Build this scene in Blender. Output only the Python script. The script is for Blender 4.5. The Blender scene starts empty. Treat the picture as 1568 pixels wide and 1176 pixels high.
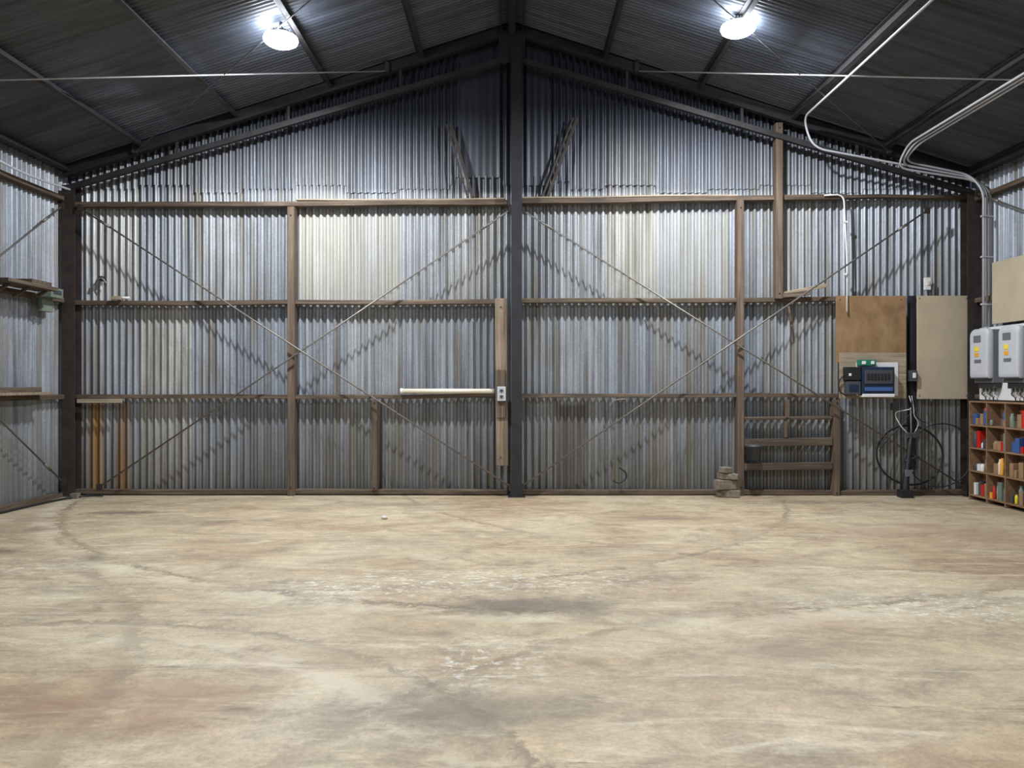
import bpy, bmesh, math, random
from mathutils import Vector, Matrix, noise
random.seed(7)
D=12.0            # distance camera -> back wall
EYE=1.724
XL,XR=-6.97,7.2   # side walls
YF=-6.0           # front of shed
APEX,SL=7.25,0.32
def roofz(x): return APEX-SL*abs(x)
# image pixel helper: 98 image pixels = 1 m on the back wall, rescaled for depth y
def W(u,v,y=D): 
    k=y/D/98.0
    return Vector(((u-784)*k,y,EYE+(588-v)*k))
# ---------------------------------------------------------------- materials
def new_mat(name):
    m=bpy.data.materials.new(name); m.use_nodes=True
    nt=m.node_tree; b=nt.nodes['Principled BSDF']; return m,nt,b
def N(nt,t,**k):
    n=nt.nodes.new(t)
    for a,v in k.items(): setattr(n,a,v)
    return n
def pos(nt,scale=(1,1,1)):
    g=N(nt,'ShaderNodeNewGeometry'); v=N(nt,'ShaderNodeVectorMath',operation='MULTIPLY')
    nt.links.new(g.outputs['Position'],v.inputs[0]); v.inputs[1].default_value=scale
    return v.outputs[0]
def nz(nt,scale3,detail=4,rough=0.6,dist=0.0,sc=1.0):
    n=N(nt,'ShaderNodeTexNoise'); n.inputs['Scale'].default_value=sc
    n.inputs['Detail'].default_value=detail; n.inputs['Roughness'].default_value=rough
    n.inputs['Distortion'].default_value=dist
    nt.links.new(pos(nt,scale3),n.inputs['Vector']); return n.outputs['Fac']
def ramp(nt,fac,stops):
    r=N(nt,'ShaderNodeValToRGB'); e=r.color_ramp.elements
    while len(e)<len(stops): e.new(0.5)
    for i,(p,c) in enumerate(stops):
        e[i].position=p; e[i].color=(c,c,c,1) if isinstance(c,(int,float)) else (*c,1)
    nt.links.new(fac,r.inputs[0]); return r.outputs[0]
def math_(nt,op,a,b=None,clamp=False):
    m=N(nt,'ShaderNodeMath',operation=op,use_clamp=clamp)
    for i,x in enumerate((a,b)):
        if x is None: continue
        if isinstance(x,(int,float)): m.inputs[i].default_value=x
        else: nt.links.new(x,m.inputs[i])
    return m.outputs[0]
def mix(nt,fac,a,b,mode='MIX'):
    m=N(nt,'ShaderNodeMix',data_type='RGBA',blend_type=mode)
    for s,x in ((0,fac),(6,a),(7,b)):
        if isinstance(x,(int,float)): m.inputs[s].default_value=x
        elif isinstance(x,tuple): m.inputs[s].default_value=(*x,1)
        else: nt.links.new(x,m.inputs[s])
    return m.outputs[2]
def bump(nt,b,h,strength=0.3,dist=0.01):
    n=N(nt,'ShaderNodeBump'); n.inputs['Strength'].default_value=strength; n.inputs['Distance'].default_value=dist
    nt.links.new(h,n.inputs['Height']); nt.links.new(n.outputs[0],b.inputs['Normal'])
def simple(name,col,rough=0.6,metal=0.0,var=0.25,sc=(6,6,6)):
    m,nt,b=new_mat(name)
    f=nz(nt,sc,5)
    lo=tuple(c*(1-var) for c in col); hi=tuple(min(1,c*(1+var)) for c in col)
    nt.links.new(ramp(nt,f,[(0.3,lo),(0.7,hi)]),b.inputs['Base Color'])
    b.inputs['Roughness'].default_value=rough; b.inputs['Metallic'].default_value=metal
    return m
def wood(name,c1,c2,c3,sc):
    m,nt,b=new_mat(name)
    g=nz(nt,sc,6,0.65,0.4)
    big=nz(nt,(1.3,1.3,1.3),3)
    c=ramp(nt,g,[(0.3,c1),(0.5,c2),(0.72,c3)])
    c=mix(nt,ramp(nt,big,[(0.4,0.0),(0.7,0.55)]),c,c1)
    nt.links.new(c,b.inputs['Base Color']); b.inputs['Roughness'].default_value=0.8
    bump(nt,b,g,0.3,0.004); return m
def mask_box(nt,axis,lo,hi,soft=0.05):
    g=N(nt,'ShaderNodeNewGeometry'); s=N(nt,'ShaderNodeSeparateXYZ'); nt.links.new(g.outputs['Position'],s.inputs[0])
    o=s.outputs[axis]
    a=N(nt,'ShaderNodeMapRange'); a.inputs[1].default_value=lo-soft;a.inputs[2].default_value=lo+soft
    nt.links.new(o,a.inputs[0])
    c=N(nt,'ShaderNodeMapRange'); c.inputs[1].default_value=hi-soft;c.inputs[2].default_value=hi+soft
    c.inputs[3].default_value=1;c.inputs[4].default_value=0
    nt.links.new(o,c.inputs[0])
    return math_(nt,'MULTIPLY',a.outputs[0],c.outputs[0])
def galv(name,axis,back=False,dark=(1,1,1),roof=False):
    m,nt,b=new_mat(name)
    g=N(nt,'ShaderNodeNewGeometry'); s=N(nt,'ShaderNodeSeparateXYZ'); nt.links.new(g.outputs['Position'],s.inputs[0])
    u=s.outputs[axis]
    sid=math_(nt,'FLOOR',math_(nt,'DIVIDE',math_(nt,'ADD',u,0.17),0.81))
    row=math_(nt,'FLOOR',math_(nt,'DIVIDE',math_(nt,'ADD',s.outputs[2],-0.0),2.95)) if not roof else math_(nt,'FLOOR',math_(nt,'DIVIDE',s.outputs[0],3.3))
    cmb=N(nt,'ShaderNodeCombineXYZ'); nt.links.new(sid,cmb.inputs[0]); nt.links.new(row,cmb.inputs[1])
    wn=N(nt,'ShaderNodeTexWhiteNoise'); nt.links.new(cmb.outputs[0],wn.inputs['Vector'])
    tint=ramp(nt,wn.outputs['Value'],[(0.0,(0.33,0.365,0.42)),(0.5,(0.40,0.425,0.46)),(0.8,(0.46,0.475,0.49)),(1.0,(0.50,0.49,0.455))])
    sc=[3.0,3.0,3.0]; 
    if roof: sc=[0.5,9,0.5]
    else: sc[axis]=12; sc[2]=0.35
    st=nz(nt,tuple(sc),5,0.65)
    c=mix(nt,1.0,tint,ramp(nt,st,[(0.3,0.34),(0.48,0.82),(0.70,1.25)]),'MULTIPLY')
    bl=nz(nt,(1.2,1.2,1.2),5,0.6)
    c=mix(nt,ramp(nt,bl,[(0.45,0.0),(0.75,0.5)]),c,(0.24,0.23,0.21))
    fine=nz(nt,(30,30,30),3)
    c=mix(nt,0.35,c,mix(nt,1.0,c,ramp(nt,fine,[(0.3,0.6),(0.7,1.3)]),'MULTIPLY'))
    if not roof:
        low=mask_box(nt,2,-1,0.8,0.8)
        lown=math_(nt,'MULTIPLY',low,ramp(nt,st,[(0.3,1.0),(0.7,0.5)]))
        c=mix(nt,lown,c,(0.125,0.115,0.095))
        sc2=[2.0,2.0,2.0]; sc2[axis]=7; sc2[2]=0.25
        gs=nz(nt,tuple(sc2),3,0.5)
        c=mix(nt,ramp(nt,gs,[(0.53,0.0),(0.64,0.6)]),c,(0.20,0.17,0.125))
    if back:
        st2=nz(nt,(14,3,0.5),2)
        for lo,hi,z1,k,col in ((-6.62,-6.42,1.42,1.0,(0.32,0.17,0.05)),(-6.2,-6.0,1.42,0.9,(0.28,0.15,0.06)),(0.72,1.15,1.4,0.7,(0.10,0.085,0.06)),(-3.35,-1.75,4.4,0.55,(0.54,0.51,0.42)),(1.7,3.4,4.4,0.4,(0.52,0.51,0.44)),(2.2,2.5,2.9,0.4,(0.25,0.2,0.13))):
            mk=math_(nt,'MULTIPLY',mask_box(nt,0,lo,hi,0.04),mask_box(nt,2,-1 if z1<3 else 3.0,z1,0.03))
            mk=math_(nt,'MULTIPLY',mk,math_(nt,'MULTIPLY',ramp(nt,st2,[(0.3,0.5),(0.6,1.0)]),k))
            c=mix(nt,mk,c,col)
        # darker gable sheets, with the shade above the lamps painted into the colour
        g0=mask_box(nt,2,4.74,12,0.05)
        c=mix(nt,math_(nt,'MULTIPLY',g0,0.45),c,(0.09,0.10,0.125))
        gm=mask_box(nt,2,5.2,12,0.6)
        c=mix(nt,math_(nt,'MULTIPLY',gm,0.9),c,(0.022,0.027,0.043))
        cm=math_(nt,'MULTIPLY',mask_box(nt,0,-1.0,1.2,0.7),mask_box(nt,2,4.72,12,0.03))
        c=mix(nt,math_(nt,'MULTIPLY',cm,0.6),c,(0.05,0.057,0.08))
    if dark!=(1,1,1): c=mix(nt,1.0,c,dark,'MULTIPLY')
    nt.links.new(c,b.inputs['Base Color'])
    b.inputs['Metallic'].default_value=0.45 if not roof else 0.1
    nt.links.new(ramp(nt,st,[(0.3,0.55),(0.7,0.40)]),b.inputs['Roughness'])
    return m
M={}
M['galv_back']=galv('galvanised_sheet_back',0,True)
M['galv_side']=galv('galvanised_sheet_side',1,dark=(0.88,0.9,0.93))
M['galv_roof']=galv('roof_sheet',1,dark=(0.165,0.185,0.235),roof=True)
M['steel']=simple('brown_steel',(0.042,0.032,0.028),0.6,0.2,0.35)
M['steelp']=simple('purlin_steel',(0.030,0.027,0.029),0.6,0.2,0.3)
M['steeld']=simple('dark_steel',(0.020,0.019,0.023),0.6,0.2,0.3)
M['wx']=wood('weathered_timber_x',(0.04,0.027,0.019),(0.10,0.068,0.046),(0.23,0.175,0.125),(1.2,30,30))
M['wz']=wood('weathered_timber_z',(0.06,0.038,0.026),(0.12,0.082,0.056),(0.20,0.148,0.105),(30,30,1.2))
M['wy']=wood('weathered_timber_y',(0.04,0.027,0.019),(0.10,0.068,0.046),(0.20,0.155,0.11),(30,1.2,30))
M['wpale']=wood('pale_timber',(0.13,0.092,0.06),(0.23,0.175,0.12),(0.33,0.262,0.185),(30,30,1.5))
M['wpalex']=wood('pale_timber_x',(0.18,0.14,0.095),(0.33,0.265,0.185),(0.45,0.385,0.28),(1.5,30,30))
M['ply']=wood('plywood_orange',(0.17,0.10,0.045),(0.26,0.158,0.075),(0.32,0.208,0.105),(5,5,3))
M['shelf']=wood('shelf_wood',(0.15,0.082,0.042),(0.24,0.14,0.075),(0.32,0.2,0.11),(20,3,20))
M['board']=simple('beige_board',(0.43,0.365,0.26),0.7,0,0.08,(3,3,3))
M['galvrod']=simple('galvanised_wire',(0.20,0.18,0.16),0.5,0.5,0.2)
M['litrod']=simple('lit_zinc_rod',(0.55,0.56,0.59),0.4,0.3,0.1)  # zinc paled so the rod looks lit by the lamps
M['dullrod']=simple('dull_zinc_rod',(0.2,0.2,0.22),0.5,0.3,0.1)
M['pvc']=simple('grey_conduit',(0.44,0.45,0.49),0.4,0,0.05)
M['white']=simple('white_plastic',(0.70,0.70,0.69),0.4,0,0.05)
M['lgrey']=simple('light_grey_enclosure',(0.46,0.475,0.51),0.4,0,0.05)
M['cream']=simple('cream_plastic',(0.66,0.60,0.49),0.5,0,0.05)
M['black']=simple('black_rubber',(0.012,0.012,0.014),0.5,0,0.2)
M['dgrey']=simple('dark_grey_plastic',(0.05,0.055,0.065),0.5,0,0.1)
M['mgrey']=simple('mid_grey_metal',(0.12,0.13,0.15),0.5,0,0.1)
M['navy']=simple('navy_box',(0.012,0.025,0.055),0.35,0,0.1)
M['green']=simple('green_module',(0.01,0.16,0.10),0.4,0,0.1)
M['red']=simple('red_plastic',(0.50,0.02,0.015),0.4,0,0.1)
M['yellow']=simple('yellow_label',(0.75,0.58,0.03),0.5,0,0.05)
M['orange']=simple('orange_label',(0.72,0.33,0.03),0.5,0,0.05)
M['blue']=simple('blue_pack',(0.04,0.10,0.28),0.5,0,0.1)
M['card']=simple('cardboard',(0.28,0.17,0.09),0.8,0,0.15)
M['sage']=simple('sage_painted_metal',(0.16,0.20,0.16),0.6,0.1,0.2)
M['brick']=simple('grey_block',(0.17,0.14,0.105),0.85,0,0.4,(14,14,14))
M['stone']=simple('stone_chip',(0.5,0.48,0.42),0.9)
m,nt,b=new_mat('lamp_lens'); b.inputs['Base Color'].default_value=(1,1,1,1)
b.inputs['Emission Color'].default_value=(0.86,0.93,1,1); b.inputs['Emission Strength'].default_value=70
tx=nz(nt,(40,40,40)); nt.links.new(ramp(nt,tx,[(0,0.3),(1,0.4)]),b.inputs['Roughness']); M['lens']=m
# floor
m,nt,b=new_mat('worn_concrete')
big=nz(nt,(0.45,0.5,1),7,0.6,0.6)
c=ramp(nt,big,[(0.28,(0.28,0.19,0.115)),(0.42,(0.365,0.28,0.18)),(0.56,(0.425,0.35,0.235)),(0.75,(0.48,0.41,0.29))])
mid=nz(nt,(1.3,2.2,1),10,0.7,0.8)
c=mix(nt,1.0,c,ramp(nt,mid,[(0.32,0.62),(0.5,0.98),(0.66,1.22)]),'MULTIPLY')
sw=nz(nt,(0.6,3.0,1),10,0.72,1.8)
c=mix(nt,ramp(nt,sw,[(0.53,0.0),(0.66,0.55)]),c,(0.58,0.52,0.39))
sd=nz(nt,(0.4,4.2,1.7),9,0.76,1.2)
c=mix(nt,ramp(nt,sd,[(0.32,0.8),(0.41,0.0)]),c,(0.14,0.105,0.075))
gr=nz(nt,(7,9,5),9,0.8,0.4)
c=mix(nt,1.0,c,ramp(nt,gr,[(0.35,0.83),(0.5,0.99),(0.64,1.2)]),'MULTIPLY')
fine=nz(nt,(35,35,35),5,0.75)
c=mix(nt,1.0,c,ramp(nt,fine,[(0.3,0.82),(0.7,1.18)]),'MULTIPLY')
def dist_to(cx,cy,rx,ry):
    g=N(nt,'ShaderNodeNewGeometry'); a=N(nt,'ShaderNodeVectorMath',operation='SUBTRACT'); a.inputs[1].default_value=(cx,cy,0)
    nt.links.new(g.outputs['Position'],a.inputs[0])
    d=N(nt,'ShaderNodeVectorMath',operation='DIVIDE'); d.inputs[1].default_value=(rx,ry,1); nt.links.new(a.outputs[0],d.inputs[0])
    l=N(nt,'ShaderNodeVectorMath',operation='LENGTH'); nt.links.new(d.outputs[0],l.inputs[0]); return l.outputs['Value']
def blob(cx,cy,rx,ry,edge=0.3,nscale=2.5,na=0.5):
    n=nz(nt,(nscale,nscale,1),6,0.65)
    t=math_(nt,'ADD',dist_to(cx,cy,rx,ry),math_(nt,'MULTIPLY',math_(nt,'SUBTRACT',n,0.5),na*3))
    return ramp(nt,t,[(max(0,0.5-edge),1.0),(min(1,0.5+edge),0.0)])
for cx,cy,rx,ry,k,col in ((-0.4,4.05,1.3,0.6,0.65,(0.145,0.12,0.095)),(0.1,6.0,1.1,0.5,0.75,(0.115,0.092,0.075)),
    (-2.2,4.2,1.2,0.7,0.5,(0.27,0.155,0.08)),(-5.2,10.3,0.9,0.25,0.75,(0.11,0.085,0.062)),(4.9,8.8,2.4,1.2,0.5,(0.27,0.175,0.11)),
    (-1.2,8.4,1.2,0.5,0.4,(0.2,0.165,0.12)),(6.0,5.5,1.4,0.8,0.35,(0.30,0.2,0.12)),(-4.2,7.6,0.25,0.35,0.65,(0.14,0.105,0.075)),(-5.3,7.9,0.7,0.3,0.65,(0.14,0.105,0.075)),
    (1.9,9.9,1.0,0.3,0.55,(0.16,0.12,0.09)),(4.2,11.2,1.4,0.35,0.55,(0.14,0.105,0.08)),(3.1,3.6,1.0,0.6,0.4,(0.2,0.165,0.125)),(-3.9,9.6,1.0,0.3,0.5,(0.16,0.12,0.09)),(-6.0,9.0,0.9,0.6,0.45,(0.2,0.15,0.1)),(-1.6,11.0,1.6,0.3,0.5,(0.17,0.13,0.1)),(1.8,5.0,0.8,0.3,0.4,(0.2,0.16,0.12))):
    c=mix(nt,math_(nt,'MULTIPLY',blob(cx,cy,rx,ry),k),c,col)
# worn tyre arcs
for cx,cy,r,w_,k,col in ((-3.0,2.2,3.0,0.11,0.55,(0.57,0.51,0.39)),(-3.0,2.2,3.35,0.05,0.6,(0.14,0.11,0.08)),(1.0,13.5,7.7,0.05,0.65,(0.12,0.095,0.07)),(1.0,13.5,7.9,0.12,0.45,(0.59,0.53,0.41)),(-2.0,12.5,6.1,0.04,0.6,(0.12,0.095,0.07)),(3.5,1.0,5.2,0.06,0.5,(0.15,0.115,0.085)),(-7.5,3.0,5.4,0.09,0.55,(0.15,0.115,0.08)),(-9.0,4.5,4.3,0.07,0.5,(0.15,0.115,0.08)),(5.0,14.0,7.0,0.05,0.55,(0.14,0.105,0.08))):
    dd=math_(nt,'ADD',dist_to(cx,cy,1,1),math_(nt,'MULTIPLY',math_(nt,'SUBTRACT',gr,0.5),0.5))
    dd=math_(nt,'ABSOLUTE',math_(nt,'SUBTRACT',dd,r))
    t=math_(nt,'DIVIDE',dd,w_*2)
    mk=math_(nt,'MULTIPLY',ramp(nt,t,[(0.2,1.0),(0.6,0.0)]),ramp(nt,mid,[(0.42,0.0),(0.56,1.0)]))
    c=mix(nt,math_(nt,'MULTIPLY',mk,k),c,col)
sp=nz(nt,(9,14,1),6,0.8)
spk=ramp(nt,sp,[(0.52,0.0),(0.60,1.0)])
for cx,cy,rx,ry in ((-1.3,6.5,1.0,0.5),(0.1,6.7,1.6,0.5),(-0.2,4.8,0.5,0.5),(-4.4,7.2,0.5,0.25),(3.5,5.9,1.6,0.5)):
    c=mix(nt,math_(nt,'MULTIPLY',math_(nt,'MULTIPLY',blob(cx,cy,rx*1.4,ry*1.5,0.4),spk),0.7),c,(0.72,0.71,0.64))
nt.links.new(c,b.inputs['Base Color'])
nt.links.new(ramp(nt,mid,[(0.3,0.6),(0.7,0.40)]),b.inputs['Roughness'])
h=math_(nt,'ADD',math_(nt,'MULTIPLY',fine,0.4),mid)
bump(nt,b,h,0.4,0.015)
M['floor']=m
# ---------------------------------------------------------------- mesh builder
class B:
    def __init__(s): s.bm=bmesh.new(); s.mats=[]
    def mi(s,k):
        if k not in s.mats: s.mats.append(k)
        return s.mats.index(k)
    def hexa(s,c,a,b_,c_,mat):
        c=Vector(c); i=s.mi(mat)
        v=[s.bm.verts.new(c+a*x+b_*y+c_*z) for x in(-1,1) for y in(-1,1) for z in(-1,1)]
        fs=[s.bm.faces.new([v[q] for q in f]) for f in((0,1,3,2),(4,6,7,5),(0,4,5,1),(2,3,7,6),(0,2,6,4),(1,5,7,3))]
        for f in fs: f.material_index=i
        return s
    def box(s,lo,hi,mat):
        lo,hi=Vector(lo),Vector(hi); h=(hi-lo)/2
        return s.hexa((lo+hi)/2,Vector((h.x,0,0)),Vector((0,h.y,0)),Vector((0,0,h.z)),mat)
    def beam(s,p0,p1,w,d,mat,side=(0,1,0)):
        p0,p1=Vector(p0),Vector(p1); t=(p1-p0); L=t.length; t.normalize()
        sd=Vector(side); sd=(sd-t*sd.dot(t)).normalized(); o=t.cross(sd)
        return s.hexa((p0+p1)/2,t*L/2,o*w/2,sd*d/2,mat)
    def ibeam(s,p0,p1,w,d,mat,side=(0,1,0),t=0.014):
        p0,p1=Vector(p0),Vector(p1); sd=Vector(side); tt=(p1-p0).normalized(); sd=(sd-tt*sd.dot(tt)).normalized()
        s.beam(p0+sd*(d/2-t/2),p1+sd*(d/2-t/2),w,t,mat,side); s.beam(p0-sd*(d/2-t/2),p1-sd*(d/2-t/2),w,t,mat,side)
        return s.beam(p0,p1,t,d-2*t,mat,side)
    def tube(s,pts,r,mat,seg=8,closed=False):
        pts=[Vector(p) for p in pts]; i=s.mi(mat); n=len(pts); rings=[]
        ref=None
        for k,p in enumerate(pts):
            if closed: t=(pts[(k+1)%n]-pts[k-1])
            else: t=pts[min(k+1,n-1)]-pts[max(k-1,0)]
            t.normalize()
            if ref is None:
                ref=Vector((0,0,1)) if abs(t.z)<0.9 else Vector((1,0,0))
            ref=(ref-t*ref.dot(t)).normalized(); o=t.cross(ref)
            rr=r[k] if isinstance(r,(list,tuple)) else r
            rings.append([s.bm.verts.new(p+(ref*math.cos(a)+o*math.sin(a))*rr) for a in [2*math.pi*q/seg for q in range(seg)]])
        R=n if closed else n-1
        for k in range(R):
            A,C=rings[k],rings[(k+1)%n]
            for q in range(seg):
                f=s.bm.faces.new((A[q],A[(q+1)%seg],C[(q+1)%seg],C[q])); f.material_index=i; f.smooth=True
        if not closed:
            for rg in (rings[0],rings[-1]):
                f=s.bm.faces.new(rg); f.material_index=i
        return s
    def done(s,name,bevel=0.0,parent=None):
        bmesh.ops.recalc_face_normals(s.bm,faces=s.bm.faces)
        me=bpy.data.meshes.new(name); 
        vs=[v.co for v in s.bm.verts]
        lo=Vector((min(v.x for v in vs),min(v.y for v in vs),min(v.z for v in vs))); hi=Vector((max(v.x for v in vs),max(v.y for v in vs),max(v.z for v in vs)))
        c=(lo+hi)/2; bmesh.ops.translate(s.bm,verts=s.bm.verts,vec=-c)
        s.bm.to_mesh(me); s.bm.free()
        for k in s.mats: me.materials.append(M[k])
        ob=bpy.data.objects.new(name,me); ob.location=c; bpy.context.collection.objects.link(ob)
        if parent: ob.parent=parent; ob.matrix_parent_inverse=Matrix.Translation(-parent.location); 
        if bevel: 
            md=ob.modifiers.new('bevel','BEVEL'); md.width=bevel; md.segments=2; md.limit_method='ANGLE'
        return ob
def bend(pts,rad=0.12,n=6):
    pts=[Vector(p) for p in pts]; out=[pts[0]]
    for i in range(1,len(pts)-1):
        a,b_,c=pts[i-1],pts[i],pts[i+1]
        r=min(rad,(a-b_).length*0.45,(c-b_).length*0.45)
        s0=b_+(a-b_).normalized()*r; s1=b_+(c-b_).normalized()*r
        for k in range(n+1):
            t=k/n; out.append(s0*(1-t)**2+b_*2*t*(1-t)+s1*t*t)
    out.append(pts[-1]); return out
def curvy(pts,n=8):
    pts=[Vector(p) for p in pts]; out=[]
    P=[pts[0]]+pts+[pts[-1]]
    for i in range(1,len(P)-2):
        for k in range(n):
            t=k/n; a,b_,c,d=P[i-1],P[i],P[i+1],P[i+2]
            out.append(0.5*((2*b_)+(c-a)*t+(2*a-5*b_+4*c-d)*t*t+(3*b_-a-3*c+d)*t**3))
    out.append(pts[-1]); return out
def grid_mesh(bm,cols,mi=0):
    vv=[[bm.verts.new(p) for p in col] for col in cols]
    for i in range(len(vv)-1):
        for j in range(len(vv[i])-1):
            f=bm.faces.new((vv[i][j],vv[i+1][j],vv[i+1][j+1],vv[i][j+1])); f.smooth=True; f.material_index=mi
def mesh_obj(name,bm,mat):
    me=bpy.data.meshes.new(name); bm.to_mesh(me); bm.free(); me.materials.append(M[mat])
    ob=bpy.data.objects.new(name,me); bpy.context.collection.objects.link(ob); return ob
PITCH,AMP=0.108,0.026
def sheet_wall(name,axis,u0,u1,base,sign,parts,mat):
    bm=bmesh.new(); step=PITCH/10; n=int((u1-u0)/step)
    for zlo,zhi,off,ph,ampf in parts:
        cols=[]
        for i in range(n+1):
            u=u0+(u1-u0)*i/n; sh=math.floor((u+0.17)/0.81)
            so=(noise.noise(Vector((sh*3.1,ph*7,1)))*0.008)
            a=AMP*ampf(u); a_,b_=zlo(u),zhi(u)
            if b_<=a_: b_=a_+0.001
            col=[]
            for j in range(9):
                z=a_+(b_-a_)*j/8
                y=base-sign*(a*math.sin(2*math.pi*u/PITCH+ph)+off+so+0.008*noise.noise(Vector((u*0.9,z*0.9,ph))))
                col.append((u,y,z) if axis==0 else (y,u,z))
            cols.append(col)
        grid_mesh(bm,cols)
    return mesh_obj(name,bm,mat)
one=lambda u:1.0
def step_lap(u): 
    s=math.floor((u+0.17)/0.81); return 4.72+0.12*((s*37)%3)/2+ (0.12 if abs(u)<0.9 else 0)
def gable_amp(u):
    if -0.82<u<-0.22: return 0.12
    if 0.25<u<0.6: return 0.2
    return 1.0
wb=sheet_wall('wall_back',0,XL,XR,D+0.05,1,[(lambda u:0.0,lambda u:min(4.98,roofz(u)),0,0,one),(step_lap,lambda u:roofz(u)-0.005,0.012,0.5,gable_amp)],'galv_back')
sheet_wall('wall_left',1,YF,D+0.04,XL-0.02,-1,[(lambda u:0.0,lambda u:roofz(XL)-0.0,0,0,one)],'galv_side')
sheet_wall('wall_right',1,YF,D+0.04,XR+0.02,1,[(lambda u:0.0,lambda u:roofz(XR)-0.0,0,0,one)],'galv_side')
sheet_wall('wall_front',0,XL,XR,YF-0.03,-1,[(lambda u:0.0,lambda u:roofz(u),0,0,one)],'galv_side')
# floor slab
fb=B(); fb.box((XL-0.1,YF-0.1,-0.15),(XR+0.1,D+0.15,0),'floor'); fb.done('floor')
# roof
bm=bmesh.new(); step=0.0762/6; y0,y1=YF-0.05,D+0.12; n=int((y1-y0)/step)
for xa,xb in ((XL-0.1,0),(0,XR+0.1)):
    cols=[]
    for i in range(n+1):
        y=y0+(y1-y0)*i/n
        cols.append([(xa+(xb-xa)*j/10,y,roofz(xa+(xb-xa)*j/10)+0.02+0.012*math.sin(2*math.pi*y/0.0762)+0.006*noise.noise(Vector((j*0.7,y*0.8,xa)))) for j in range(11)])
    grid_mesh(bm,cols)
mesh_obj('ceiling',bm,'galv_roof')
# ---------------------------------------------------------------- structure
for x,yy in ((-6.80,11.86),(7.08,11.86)):
    q=B(); q.ibeam((x,yy,0),(x,yy,roofz(x)-0.3),0.2,0.2,'steel'); q.box((x-0.14,yy-0.14,0),(x+0.14,yy+0.12,0.015),'steel'); q.done('steel_column')
q=B(); q.ibeam((0.07,11.82,0),(0.07,11.82,roofz(0)-0.35),0.165,0.26,'steeld'); q.box((-0.06,11.65,0),(0.2,11.96,0.015),'steeld'); q.done('steel_column')
# back rafter: channel along the roof with a lighter lower chord
q=B()
yt=11.78
for s,xe in ((-1,-6.85),(1,7.05)):
    top0=Vector((0,yt,roofz(0)-0.09)); top1=Vector((xe,yt,roofz(xe)-0.09))
    bo0=Vector((0,yt,roofz(0)-0.54)); bo1=Vector((xe,yt,roofz(xe)-0.36))
    q.beam(top0,top1,0.15,0.10,'steeld')
    q.beam(bo0,bo1,0.045,0.07,'steelp'); q.beam(bo0+Vector((0,-0.03,0.03)),bo1+Vector((0,-0.03,0.03)),0.06,0.008,'steelp')
    for t in (0.25,0.5,0.75): q.beam(top0.lerp(top1,t),bo0.lerp(bo1,t),0.04,0.03,'steelp')
q.box((-0.2,yt-0.06,roofz(0)-0.62),(0.2,yt-0.045,roofz(0)-0.12),'steeld')
q.done('gable_rafter')
for yb in (5.4,-0.6):
    q=B()
    for xe in (-6.85,7.05):
        q.ibeam((0,yb,roofz(0)-0.16),(xe,yb,roofz(xe)-0.16),0.26,0.12,'steel')
        q.ibeam((xe,yb,0),(xe,yb,roofz(xe)-0.28),0.2,0.2,'steel')
    q.done('portal_frame')
for x in (-5.66,-4.22,-2.80,-1.40,1.42,2.86,4.28,5.70,-6.8,7.0):
    q=B(); z=roofz(x)-0.055; s=-1 if x<0 else 1
    nrm=Vector((s*SL,0,1)).normalized(); sl=Vector((1,0,-s*SL)).normalized()
    a=Vector((x,YF,z)); b_=Vector((x,11.98,z))
    q.beam(a,b_,0.012,0.12,'steelp',nrm)
    q.beam(a-nrm*0.055+sl*0.022,b_-nrm*0.055+sl*0.022,0.055,0.012,'steelp',nrm)
    q.beam(a+nrm*0.045-sl*0.022,b_+nrm*0.045-sl*0.022,0.055,0.012,'steelp',nrm)
    q.done('roof_purlin')
q=B(); q.ibeam((0,YF,roofz(0)-0.12),(0,11.98,roofz(0)-0.12),0.1,0.18,'steeld',(0,0,1)); 
q.beam((-0.16,YF,roofz(0.16)-0.05),(-0.16,11.98,roofz(0.16)-0.05),0.012,0.1,'steeld',(0,0,1)); q.beam((0.16,YF,roofz(0.16)-0.05),(0.16,11.98,roofz(0.16)-0.05),0.012,0.1,'steeld',(0,0,1)); q.done('ridge_beam')
for s in (-1,1):
    for (xa,ya),(xb,yb),mt,rr in (((6.75,8.2),(1.9,11.7),'litrod',0.010),((5.75,11.7),(0.4,7.7),'dullrod',0.009)):
        q=B(); q.tube([(s*xa,ya,roofz(xa)-0.15),(s*xb,yb,roofz(xb)-0.15)],rr,mt,6)
        q.box((s*xa-0.03,ya-0.03,roofz(xa)-0.17),(s*xa+0.03,ya+0.03,roofz(xa)-0.02),'steel'); q.box((s*xb-0.03,yb-0.03,roofz(xb)-0.17),(s*xb+0.03,yb+0.03,roofz(xb)-0.02),'steel')
        q.done('roof_brace_rod')
def girt(u0,v0,u1,v1,th=0.085,mat='wx',name='timber_girt',yy=11.94,dp=0.13,seg=4):
    q=B(); a=W(u0,v0,yy); b_=W(u1,v1,yy)
    pts=[a.lerp(b_,k/seg)+Vector((0,0,random.uniform(-0.014,0.014) if 0<k<seg else 0)) for k in range(seg+1)]
    for k in range(seg): q.beam(pts[k]-Vector((0.01,0,0)),pts[k+1]+Vector((0.01,0,0)),th,dp+0.002*k,mat)
    return q.done(name,0.006)
girt(119,314,776,311,0.075); girt(797,309,1292,302,0.075)
girt(119,464,757,462,0.07); girt(797,461,1280,458,0.07)
girt(119,607,566,607,0.065); girt(570,607,776,607,0.065); girt(797,606,1282,606,0.065)
girt(1198,302,1482,302,0.05)
for a,b_,c,d in ((455,306.5,773,305),(801,303.5,1126,300)):
    girt(a,b_,c,d,0.025,'wpalex','timber_batten',11.92,0.10,3)
girt(119,752,776,753,0.07,'wx','bottom_plate'); girt(797,753,1480,753,0.07,'wx','bottom_plate')
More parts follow.
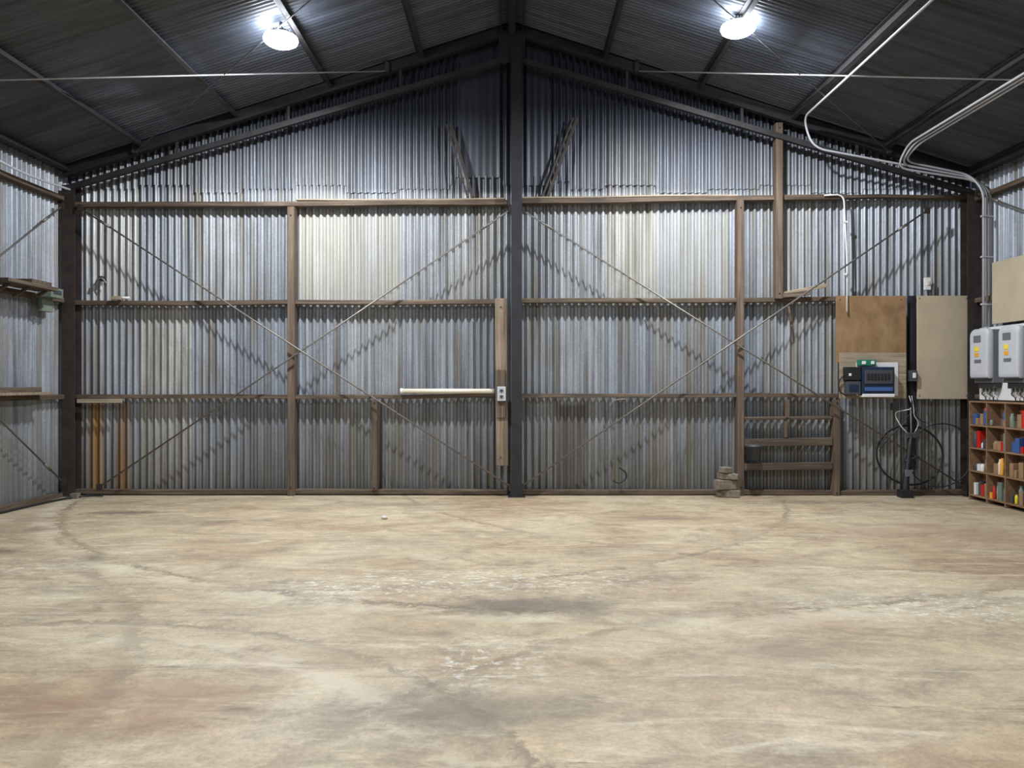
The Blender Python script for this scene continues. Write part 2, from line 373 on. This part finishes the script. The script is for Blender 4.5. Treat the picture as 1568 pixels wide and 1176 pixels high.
def post(u,v0,v1,w,mat='wz',yy=11.9,dp=0.16,name='timber_post'):
    q=B(); a=W(u,v0,yy); b_=W(u,v1,yy); a.z=max(a.z,0); b_.z=max(b_.z,0)
    q.beam(a,b_,w,dp,mat,(0,1,0)); 
    for t in (0.03,0.97):
        p=a.lerp(b_,t); q.tube([p+Vector((0,-dp/2-0.012,0)),p+Vector((0,-dp/2+0.01,0))],0.014,'steeld',6)
    return q.done(name,0.006)
post(447.5,318,760,0.11); post(1132,306,760,0.10); post(1191,190,458,0.105,'wz',11.86)
post(574.5,612,750,0.085,'wz'); 
post(1278,612,760,0.09,'wz')
q=B(); a=W(767,457,11.8); b_=W(769,713,11.8)
q.beam(a,b_,0.185,0.045,'wpale'); q.beam(W(767,566,11.77),W(768,640,11.77),0.13,0.03,'wz')
for v in (470,600,700):
    p=W(767,v,11.77); q.tube([p-Vector((0,0.01,0)),p+Vector((0,0.02,0))],0.012,'steeld',6)
q.done('timber_plank',0.006)
for u0,v0,u1,v1 in ((690,190,724,303),(884,180,838,303)):
    q=B(); q.beam(W(u0,v0,11.93),W(u1,v1,11.93),0.05,0.05,'steel'); q.beam(W(u0-6,v0,11.9),W(u1-8,v1,11.9),0.03,0.03,'steel'); q.done('gable_prop',0.005)
def rod(a,b_,name='brace_rod',r=0.013):
    q=B(); q.tube([a,b_],r,'galvrod',6)
    d=(b_-a).normalized()
    q.tube([a+d*0.35,a+d*0.55],r*1.6,'galvrod',8)
    for e in (a,b_): q.hexa(e,Vector((0.04,0,0)),Vector((0,0.012,0)),Vector((0,0,0.05)),'steel')
    q.done(name)
rod(W(783,320,11.74),W(152,746,11.74)); rod(W(122,318,11.72),W(783,746,11.72))
rod(W(800,322,11.74),W(1478,746,11.74)); rod(W(1420,322,11.72),W(797,746,11.72))
# ---------------------------------------------------------------- side wall structure
def zrow(v): return EYE+(588-v)/98
for xs,sg in ((XL,1),(XR,-1)):
    x0,x1=sorted((xs+sg*0.015,xs+sg*0.13))
    for v in (310,463,607):
        for ya,yb in ((-0.4,5.2),(5.6,11.74)):
            q=B(); q.box((x0,ya,zrow(v)-0.035),(x1,yb,zrow(v)+0.035),'wy'); q.done('timber_girt',0.006)
    for ya,yb in ((YF+0.1,-0.8),(-0.4,5.2),(5.6,11.7)):
        q=B(); q.box((x0,ya,0),(x1,yb,0.07),'wy'); q.done('bottom_plate',0.006)
def side_rod(x,y0,z0,y1,z1): rod(Vector((x,y0,z0)),Vector((x,y1,z1)))
side_rod(XL+0.16,11.6,4.4,5.7,0.25); side_rod(XL+0.18,11.6,0.25,5.7,4.4)
side_rod(XR-0.16,11.6,4.6,5.7,1.8)
q=B(); q.tube(curvy([(-6.70,5.6,4.72),(-6.70,7.5,4.66),(-6.70,9,4.70),(-6.70,10.5,4.62),(-6.68,11.6,4.66)]),0.018,'pvc',8); q.done('eave_cable')
# ---------------------------------------------------------------- high bay lights
def lathe(q,c,prof,mat,seg=32,smooth=True):
    i=q.mi(mat); rings=[]
    for r,z in prof:
        rings.append([q.bm.verts.new((c[0]+r*math.cos(2*math.pi*k/seg),c[1]+r*math.sin(2*math.pi*k/seg),c[2]+z)) for k in range(seg)])
    for a,b_ in zip(rings,rings[1:]):
        for k in range(seg):
            f=q.bm.faces.new((a[k],a[(k+1)%seg],b_[(k+1)%seg],b_[k])); f.material_index=i; f.smooth=smooth
    f=q.bm.faces.new(rings[0]); f.material_index=i; f=q.bm.faces.new(rings[-1]); f.material_index=i
for x,y,z,LP in ((-2.92,9.7,6.10,390),(2.84,9.65,6.22,390),(-2.78,2.4,6.05,205),(2.69,2.4,6.05,205),(-2.78,-3.4,6.05,90),(2.69,-3.4,6.05,90)):
    e=bpy.data.objects.new('high_bay_light',None); e.location=(x,y,z); bpy.context.collection.objects.link(e); bpy.context.view_layer.update()
    q=B(); lathe(q,(x,y,z),[(0.10,0.028),(0.125,0.03),(0.125,0.05),(0.10,0.06),(0.09,0.09),(0.05,0.10)],'mgrey')
    for k in range(20):
        a=2*math.pi*k/20; d=Vector((math.cos(a),math.sin(a),0)); q.beam(Vector((x,y,z+0.07))+d*0.07,Vector((x,y,z+0.07))+d*0.12,0.006,0.03,'mgrey',(0,0,1))
    q.tube([(x,y,z+0.10),(x,y,roofz(x)-0.02)],0.02,'mgrey',8)
    q.done('housing',parent=e)
    # prismatic bowl diffuser, wider than the driver housing so it also spills on to the roof
    q=B(); lathe(q,(x,y,z),[(0.11,0.028),(0.165,0.022),(0.205,0.0),(0.215,-0.03),(0.20,-0.065),(0.15,-0.095),(0.07,-0.112),(0.01,-0.114)],'lens'); q.done('lens',parent=e)
    l=bpy.data.lights.new('lamp','AREA'); l.shape='DISK'; l.size=0.2; l.energy=LP; l.color=(0.93,0.96,1.0)
    lo=bpy.data.objects.new('lamp',l); bpy.context.collection.objects.link(lo); lo.parent=e; lo.location=(0,0,-0.118)
# ---------------------------------------------------------------- items on back wall
q=B(); a=W(613,599,11.84); b_=W(757,599,11.84); q.tube([a,b_],0.038,'cream',14)
q.tube([a,a+Vector((0.04,0,0))],0.045,'white',14)
for t in (0.15,0.85): 
    p=a.lerp(b_,t); q.box((p.x-0.015,11.84,p.z-0.045),(p.x+0.015,11.94,p.z+0.045),'wz')
q.done('fluorescent_batten_light')
q=B(); p=W(768,603,11.74); q.box((p.x-0.065,11.72,p.z-0.11),(p.x+0.065,11.755,p.z+0.11),'lgrey')
for dz in (0.05,-0.04): q.box((p.x-0.025,11.705,p.z+dz-0.02),(p.x+0.025,11.722,p.z+dz+0.02),'dgrey')
q.done('power_outlet',0.006)
q=B(); p=W(185,456,11.86); q.box((p.x-0.13,11.8,p.z-0.035),(p.x+0.02,11.9,p.z+0.02),'wpalex'); q.tube([p+Vector((0.02,0,0)),p+Vector((0.13,0.02,0))],0.02,'white'); q.done('timber_offcut',0.005)
q=B(); p=W(155,430,11.93); q.tube(curvy([p+Vector((-0.09,0,-0.05)),p+Vector((-0.03,-0.03,0.02)),p+Vector((0.03,-0.03,0.03)),p+Vector((0.08,0,-0.04))]),0.016,'galvrod'); q.box((p.x-0.03,11.9,p.z),(p.x+0.03,12.0,p.z+0.07),'steel'); q.done('wall_hook')
girt(119,614,186,614,0.065,'wpalex','timber_board',11.83,0.03,1)
q=B(); q.beam(W(1200,450,11.84),W(1266,437,11.84),0.06,0.06,'wpalex'); q.beam(W(1198,453,11.82),W(1240,448,11.82),0.07,0.05,'wx'); q.done('timber_ledge',0.005)
q=B(); q.beam(W(1206,462,11.9),W(1212,500,11.9),0.03,0.03,'wx'); q.done('timber_stub')
q=B(); a=W(1280,555,11.82); b_=W(1387,453,11.82); q.box((a.x,11.81,a.z-0.0),(b_.x,11.835,b_.z),'ply')
for u,v in ((1286,459),(1380,459),(1286,548),(1380,548)):
    p=W(u,v,11.81); q.tube([p,p+Vector((0,-0.006,0))],0.01,'steeld',6)
q.done('plywood_board',0.003)
q=B(); a=W(1285,610,11.80); b_=W(1387,540,11.80); q.box((a.x,11.785,a.z),(b_.x,11.805,b_.z),'wpalex'); q.done('particle_board',0.003)
q=B(); a=W(1404,611,11.82); b_=W(1484,453,11.82); q.box((a.x,11.80,a.z),(b_.x,11.83,b_.z),'board')
for v in (460,604): q.beam(W(1404,v,11.9),W(1484,v,11.9),0.07,0.13,'wx')
for u,v in ((1408,457),(1480,457),(1408,606),(1480,606)):
    p=W(u,v,11.80); q.tube([p,p+Vector((0,-0.006,0))],0.01,'steeld',6)
q.done('mounting_board',0.003)
q=B(); a=W(1392,610,11.9); b_=W(1402,453,11.9); q.box((a.x,11.88,0.4),(b_.x,11.93,b_.z),'steeld'); q.done('dark_gap_strip')  # dark strip standing in for the shaded gap between the boards
q=B(); a=W(1318,606,11.7); b_=W(1367,562,11.7)
q.box((a.x,11.64,a.z),(b_.x,11.77,b_.z),'navy')
q.box((a.x+0.03,11.625,a.z+0.18),(b_.x-0.03,11.645,b_.z-0.05),'dgrey')
for k in range(7): q.box((a.x+0.06+k*0.052,11.615,a.z+0.24),(a.x+0.095+k*0.052,11.628,a.z+0.34),'black')
q.box((a.x,11.635,a.z-0.02),(b_.x,11.76,a.z+0.03),'white'); q.box((a.x+0.03,11.625,a.z+0.07),(b_.x-0.03,11.64,a.z+0.13),'blue')
q.done('distribution_board',0.006)
q=B(); a=W(1312,606,11.76); b_=W(1376,555,11.76); q.box((a.x,11.772,a.z),(b_.x,11.784,b_.z),'white'); q.done('backing_panel',0.003)
q=B(); a=W(1314,560,11.72); b_=W(1340,551,11.72); q.box((a.x,11.68,a.z),(b_.x,11.77,b_.z),'green'); q.box((a.x+0.04,11.67,a.z+0.02),(a.x+0.1,11.685,b_.z-0.02),'white'); q.box((b_.x-0.08,11.67,a.z+0.02),(b_.x-0.03,11.685,b_.z-0.02),'white'); q.done('green_relay_module',0.004)
q=B(); a=W(1295,604,11.72); b_=W(1316,562,11.72)
q.box((a.x,11.67,a.z),(b_.x,11.78,a.z+0.2),'dgrey'); q.box((a.x-0.02,11.66,a.z+0.22),(b_.x,11.78,b_.z),'black'); q.box((a.x+0.03,11.66,a.z+0.05),(b_.x-0.04,11.672,a.z+0.15),'navy')
q.box((a.x+0.02,11.65,a.z+0.28),(a.x+0.06,11.662,a.z+0.32),'white')
q.tube(curvy([(a.x-0.02,11.72,a.z+0.3),(a.x-0.09,11.74,a.z+0.2),(a.x-0.08,11.74,a.z+0.05),(a.x+0.02,11.72,a.z-0.02)]),0.012,'black')
q.done('electricity_meter',0.005)
q=B(); p=W(1420,434,11.95); q.box((p.x-0.045,11.93,p.z-0.1),(p.x+0.045,11.98,p.z+0.09),'white'); q.box((p.x-0.02,11.915,p.z-0.03),(p.x+0.02,11.932,p.z+0.03),'cream'); 
q.tube([(p.x,11.96,p.z+0.08),(p.x+0.0,11.96,4.55)],0.006,'black',6); q.done('motion_sensor',0.005)
q=B(); p=W(1399,575,11.76); q.box((p.x-0.05,11.74,p.z-0.09),(p.x+0.05,11.86,p.z+0.08),'dgrey'); q.box((p.x-0.025,11.73,p.z-0.04),(p.x+0.025,11.742,p.z+0.04),'white'); q.done('isolator_switch',0.006)
q=B(); q.tube(bend([W(1262,299,11.84),W(1292,298,11.84),W(1297,400,11.84),W(1297,478,11.77)],0.12),0.013,'white',8); 
for v in (340,420):
    p=W(1295,v,11.84); q.box((p.x-0.03,11.82,p.z-0.015),(p.x+0.03,11.86,p.z+0.015),'white')
q.done('white_conduit')
def rz(x,d=0.2): return roofz(x)-d
q=B()
q.tube(bend([(4.34,2,rz(4.34,0.17)),(4.34,11.45,rz(4.34,0.17)),(4.50,11.5,rz(4.5,0.55)),(6.95,11.5,rz(6.95,0.22)),(7.10,11.50,rz(7.1,0.4)),(7.10,11.50,2.58)],0.22),0.016,'pvc',8)
q.done('electrical_conduit')
for k in range(3):
    o=k*0.05
    q=B(); q.tube(bend([(5.78+o,2,rz(5.78,0.17)),(5.78+o,11.2-o,rz(5.78+o,0.17)),(5.74+o,11.46,rz(5.75,0.46)+o),(6.9-o*0.6,11.48,rz(6.9,0.22)-0.05+o*0.8),(7.02-o*1.4+0.07,11.38-o*0.6,rz(7.1,0.4)),(7.02-o*1.4+0.07,11.38-o*0.6,2.57)],0.2),0.016,'pvc',8)
    for z in (2.9,3.6,4.2): q.box((7.0-o*1.4+0.06,11.38-o*0.6-0.03,z-0.012),(7.04-o*1.4+0.08,11.38-o*0.6+0.03,z+0.012),'pvc')
    q.done('electrical_conduit')
q=B()
for v,th in ((640,0.045),(677,0.12),(714,0.11)):
    q.beam(W(1139,v+1,11.86),W(1274,v-1,11.86),th,0.05,'wx')
    q.box((W(1141,v,11.9).x,11.84,W(1141,v,11.9).z-0.02),(W(1272,v,11.9).x,11.99,W(1141,v,11.9).z+0.0),'wx')
q.beam(W(1205,612,11.85),W(1205,640,11.85),0.06,0.05,'wz'); q.beam(W(1203,645,11.85),W(1203,670,11.85),0.05,0.05,'wz')
q.done('timber_rack',0.006)
q=B(); p=W(1153,704,11.75); lathe(q,(p.x,11.70,p.z),[(0.075,0.0),(0.10,0.2),(0.115,0.2),(0.115,0.225),(0.085,0.225),(0.07,0.02)],'dgrey',24)
q.tube([(p.x+0.11*math.cos(a),11.70,p.z+0.2+0.1*math.sin(a)) for a in [math.pi*k/10 for k in range(11)]],0.005,'steel',6); q.done('black_bucket')
q=B()
for k,(dx,w,h) in enumerate(((0.03,0.27,0.12),(-0.01,0.30,0.15),(0.02,0.22,0.10),(-0.01,0.15,0.09))):
    z=(0,0.12,0.27,0.37)[k]; x=W(1112,740,11.7).x+dx
    q.hexa((x,11.7,z+h/2),Vector((w/2,0.025*((k%2)*2-1),0)),Vector((-0.02,0.09,0)),Vector((0.006,0,h/2-0.003)),'brick')
q.done('timber_block_stack',0.012)
q=B(); q.tube(curvy([W(958,611,11.86),W(936,618,11.85),W(935,660,11.86),W(940,700,11.86),W(937,745,11.86)]),0.009,'galvrod',6)
q.tube(curvy([W(948,716,11.8),W(958,724,11.8),W(958,733,11.8),W(948,739,11.8),W(938,736,11.8)]),0.012,'black',6); q.done('hanging_wire')
def ring(q,u,v,ru,rv,y,r,mat,ph=0,turns=1):
    n=48; pts=[]
    for k in range(n*turns):
        a=2*math.pi*k/n+ph
        kx=1+0.04*math.sin(2*a+ph)+0.02*(k//n)
        pts.append(W(u+ru*kx*math.cos(a),v+rv*kx*math.sin(a),y-0.01*(k/n)))
    q.tube(pts,r,mat,8)
q=B(); ring(q,1393,697,49,46,11.84,0.011,'black',0.7,2); q.tube(curvy([W(1396,612,11.8),W(1392,640,11.8),W(1366,665,11.8),W(1346,690,11.84)]),0.011,'black'); q.done('coiled_black_hose')
q=B(); ring(q,1440,697,48,50,11.72,0.009,'black',2.1,1); q.done('coiled_black_cable')
q=B()
base=W(1384,752,11.7); q.tube([(base.x,11.66,0.02),(base.x+0.02,11.68,0.25),(base.x+0.1,11.72,0.75),(base.x+0.13,11.73,0.95)],[0.06,0.045,0.04,0.03],'black',12)
q.box((base.x-0.09,11.58,0),(base.x+0.09,11.74,0.12),'black'); q.tube([(base.x+0.02,11.7,0.55),(base.x+0.22,11.68,0.62)],0.02,'black')
q.tube([(base.x+0.13,11.73,0.9),(base.x+0.13,11.75,1.35)],0.012,'galvrod')
q.box((base.x+0.06,11.70,0.9),(base.x+0.2,11.76,0.98),'dgrey'); q.box((base.x+0.0,11.64,0.32),(base.x+0.1,11.68,0.42),'mgrey')
q.done('hand_pump',0.01)
q=B()
for k,(u0,u1,c) in enumerate(((1392,1372,'white'),(1396,1400,'pvc'),(1400,1388,'black'),(1389,1410,'black'))):
    q.tube(curvy([W(u0,606,11.83),W(u0+3,625,11.80),W(u1,632+4*k,11.78),W(u1+6,650,11.78),W(1394,668+5*k,11.8)]),0.008,c,6)
p=W(1371,622,11.8); q.box((p.x-0.05,11.78,p.z-0.06),(p.x+0.05,11.86,p.z+0.05),'dgrey')
q.tube(curvy([W(1396,668,11.8),W(1392,690,11.78),W(1398,700,11.8),W(1400,730,11.8)]),0.01,'black',6)
q.done('hanging_power_leads')
# ---------------------------------------------------------------- right wall items
q=B(); q.box((7.03,9.3,2.60),(7.06,11.25,3.50),'board'); q.box((7.015,9.3,2.60),(7.03,9.34,3.50),'wz'); q.done('mounting_board',0.003)
q=B(); q.box((7.03,9.3,1.49),(7.06,11.55,2.56),'white'); q.done('inverter_backing_board',0.003)
def inverter(y0):
    q=B(); x1=7.03; y1=y0+0.44
    zs,ze=1.80,2.53
    q.box((x1-0.14,y0-0.006,zs-0.06),(x1,y1+0.006,ze-0.02),'mgrey')
    q.box((x1-0.10,y0+0.03,zs-0.14),(x1,y1-0.03,zs-0.05),'dgrey')
    prof=[]
    R=0.09
    for cy,cz,a0 in ((y1-R,ze-R,0),(y0+R,ze-R,90),(y0+0.03,zs+0.03,180),(y1-0.03,zs+0.03,270)):
        rr=R if a0<180 else 0.03
        for k in range(5):
            a=math.radians(a0+90*k/4); prof.append((cy+rr*math.cos(a),cz+rr*math.sin(a)))
    i=q.mi('lgrey'); cy,cz=(y0+y1)/2,(zs+ze)/2
    def rg(x,s): return [q.bm.verts.new((x,cy+(a-cy)*s,cz+(b_-cz)*s)) for a,b_ in prof]
    rings=[rg(x1-0.135,1.0),rg(x1-0.19,1.0),rg(x1-0.215,0.95),rg(x1-0.225,0.82)]
    for A,C in zip(rings,rings[1:]):
        for k in range(len(A)):
            f=q.bm.faces.new((A[k],A[(k+1)%len(A)],C[(k+1)%len(A)],C[k])); f.material_index=i; f.smooth=True
    f=q.bm.faces.new(rings[-1]); f.material_index=i; f=q.bm.faces.new(rings[0]); f.material_index=i
    q.box((x1-0.232,y0+0.15,ze-0.20),(x1-0.222,y0+0.32,ze-0.10),'mgrey')
    q.box((x1-0.231,y0+0.20,ze-0.33),(x1-0.222,y0+0.29,ze-0.26),'yellow'); q.box((x1-0.231,y0+0.20,ze-0.41),(x1-0.222,y0+0.29,ze-0.35),'orange'); q.box((x1-0.231,y0+0.14,ze-0.5),(x1-0.222,y0+0.3,ze-0.45),'mgrey')
    q.box((x1-0.225,y0+0.02,zs+0.0),(x1-0.12,y1-0.02,zs+0.012),'dgrey')
    for k in range(4): 
        yy=y0+0.08+k*0.09; q.tube([(x1-0.06,yy,zs-0.13),(x1-0.06,yy,zs-0.19)],0.016,'dgrey'); 
        q.tube(curvy([(x1-0.06,yy,zs-0.18),(x1-0.07,yy+0.02,zs-0.22),(x1-0.05,yy-0.03,zs-0.27),(x1-0.03,yy,zs-0.30)]),0.009,'black' if k%2 else 'pvc',6)
    q.done('solar_inverter',0.004)
inverter(11.0); inverter(10.33); inverter(9.66)
# pigeonhole shelf
q=B(); xa,xb=6.84,7.04; ya,yb=9.4,11.5; zt=1.47
q.box((xb,ya,0.0),(xb+0.012,yb,zt),'shelf')
ny=5; 
for k in range(ny+1):
    y=ya+(yb-ya-0.02)*k/ny; q.box((xa,y,0.0),(xb,y+0.02,zt),'shelf')
zs=[0.06,0.42,0.76,1.10,zt-0.02]
for z in zs: q.box((xa+0.002,ya,z),(xb,yb,z+0.022),'shelf')
shelf=q.done('pigeonhole_shelf',0.002)
cols=['white','red','card','yellow','blue','cream','dgrey','card','dgrey','mgrey','sage','black','red','orange','card']
dy=(yb-ya)/ny
q=B()
for r,z in enumerate(zs[:-1]):
    for k in range(ny):
        y=ya+dy*k+0.03; t=0
        while t<dy-0.12:
            w=random.uniform(0.04,0.10); h=random.uniform(0.08,0.26); c=random.choice(cols)
            w=min(w,dy-0.03-t)
            if random.random()<0.9:
                xo=random.uniform(0.01,0.06)
                if random.random()<0.35: 
                    lathe(q,(xa+xo+w/2,y+t+w/2,z+0.023),[(w*0.45,0),(w*0.45,h*0.75),(w*0.3,h*0.85),(w*0.3,h)],c,16)
                else: q.box((xa+xo,y+t,z+0.023),(xa+xo+0.1,y+t+w,z+0.023+h),c)
            t+=w+0.008
q.done('workshop_supplies',0.003)
# ---------------------------------------------------------------- left wall items
q=B()
q.box((XL+0.14,11.05,zrow(463)-0.02),(XL+0.34,11.35,zrow(463)+0.12),'sage'); q.box((XL+0.14,11.07,zrow(463)-0.22),(XL+0.2,11.33,zrow(463)-0.02),'sage'); q.box((XL+0.34,11.1,zrow(463)+0.03),(XL+0.35,11.3,zrow(463)+0.09),'dgrey'); q.done('fuse_box',0.008)
q=B(); q.box((XL+0.14,9.9,zrow(463)+0.05),(XL+0.48,11.0,zrow(463)+0.10),'wy')
for y in (10.1,10.5,10.9): q.beam((XL+0.15,y,zrow(463)-0.08),(XL+0.36,y,zrow(463)+0.05),0.04,0.04,'wy')
q.box((XL+0.2,10.45,zrow(463)+0.10),(XL+0.44,10.9,zrow(463)+0.16),'wx')
q.done('wall_ledge',0.005)
q=B(); q.box((XL+0.14,9.6,zrow(607)+0.04),(XL+0.34,11.1,zrow(607)+0.08),'wpale')
q.box((XL+0.14,9.9,zrow(607)+0.08),(XL+0.3,10.9,zrow(607)+0.15),'wy'); q.done('timber_shelf',0.005)
q=B(); q.tube(curvy([(XL+0.2,8,0.02),(XL+0.2,10,0.02),(XL+0.28,11.2,0.02),(-6.5,11.60,0.03),(-6.2,11.64,0.03)]),0.015,'black'); q.box((-6.62,11.5,0),(-6.52,11.61,0.08),'brick'); q.done('floor_cable')
q=B(); bm_=q.bm; r=bmesh.ops.create_icosphere(bm_,subdivisions=2,radius=0.035)
for v in r['verts']: v.co=Vector((v.co.x*1.3,v.co.y,v.co.z*0.7))*(1+0.2*noise.noise(v.co*20)); v.co+=Vector((-1.63,9.8,0.022))
q.mats.append('stone'); q.done('stone_chip')
# ---------------------------------------------------------------- world + camera
w=bpy.data.worlds.new('World'); bpy.context.scene.world=w; w.use_nodes=True
w.node_tree.nodes['Background'].inputs[0].default_value=(0.4,0.5,0.7,1); w.node_tree.nodes['Background'].inputs[1].default_value=0.1
cam=bpy.data.cameras.new('camera'); cam.lens=27; cam.sensor_width=36; cam.clip_end=100
co=bpy.data.objects.new('camera',cam); co.location=(0,0,EYE); co.rotation_euler=(math.pi/2,0,0); bpy.context.collection.objects.link(co)
bpy.context.scene.camera=co
bpy.context.scene.view_settings.view_transform='Standard'
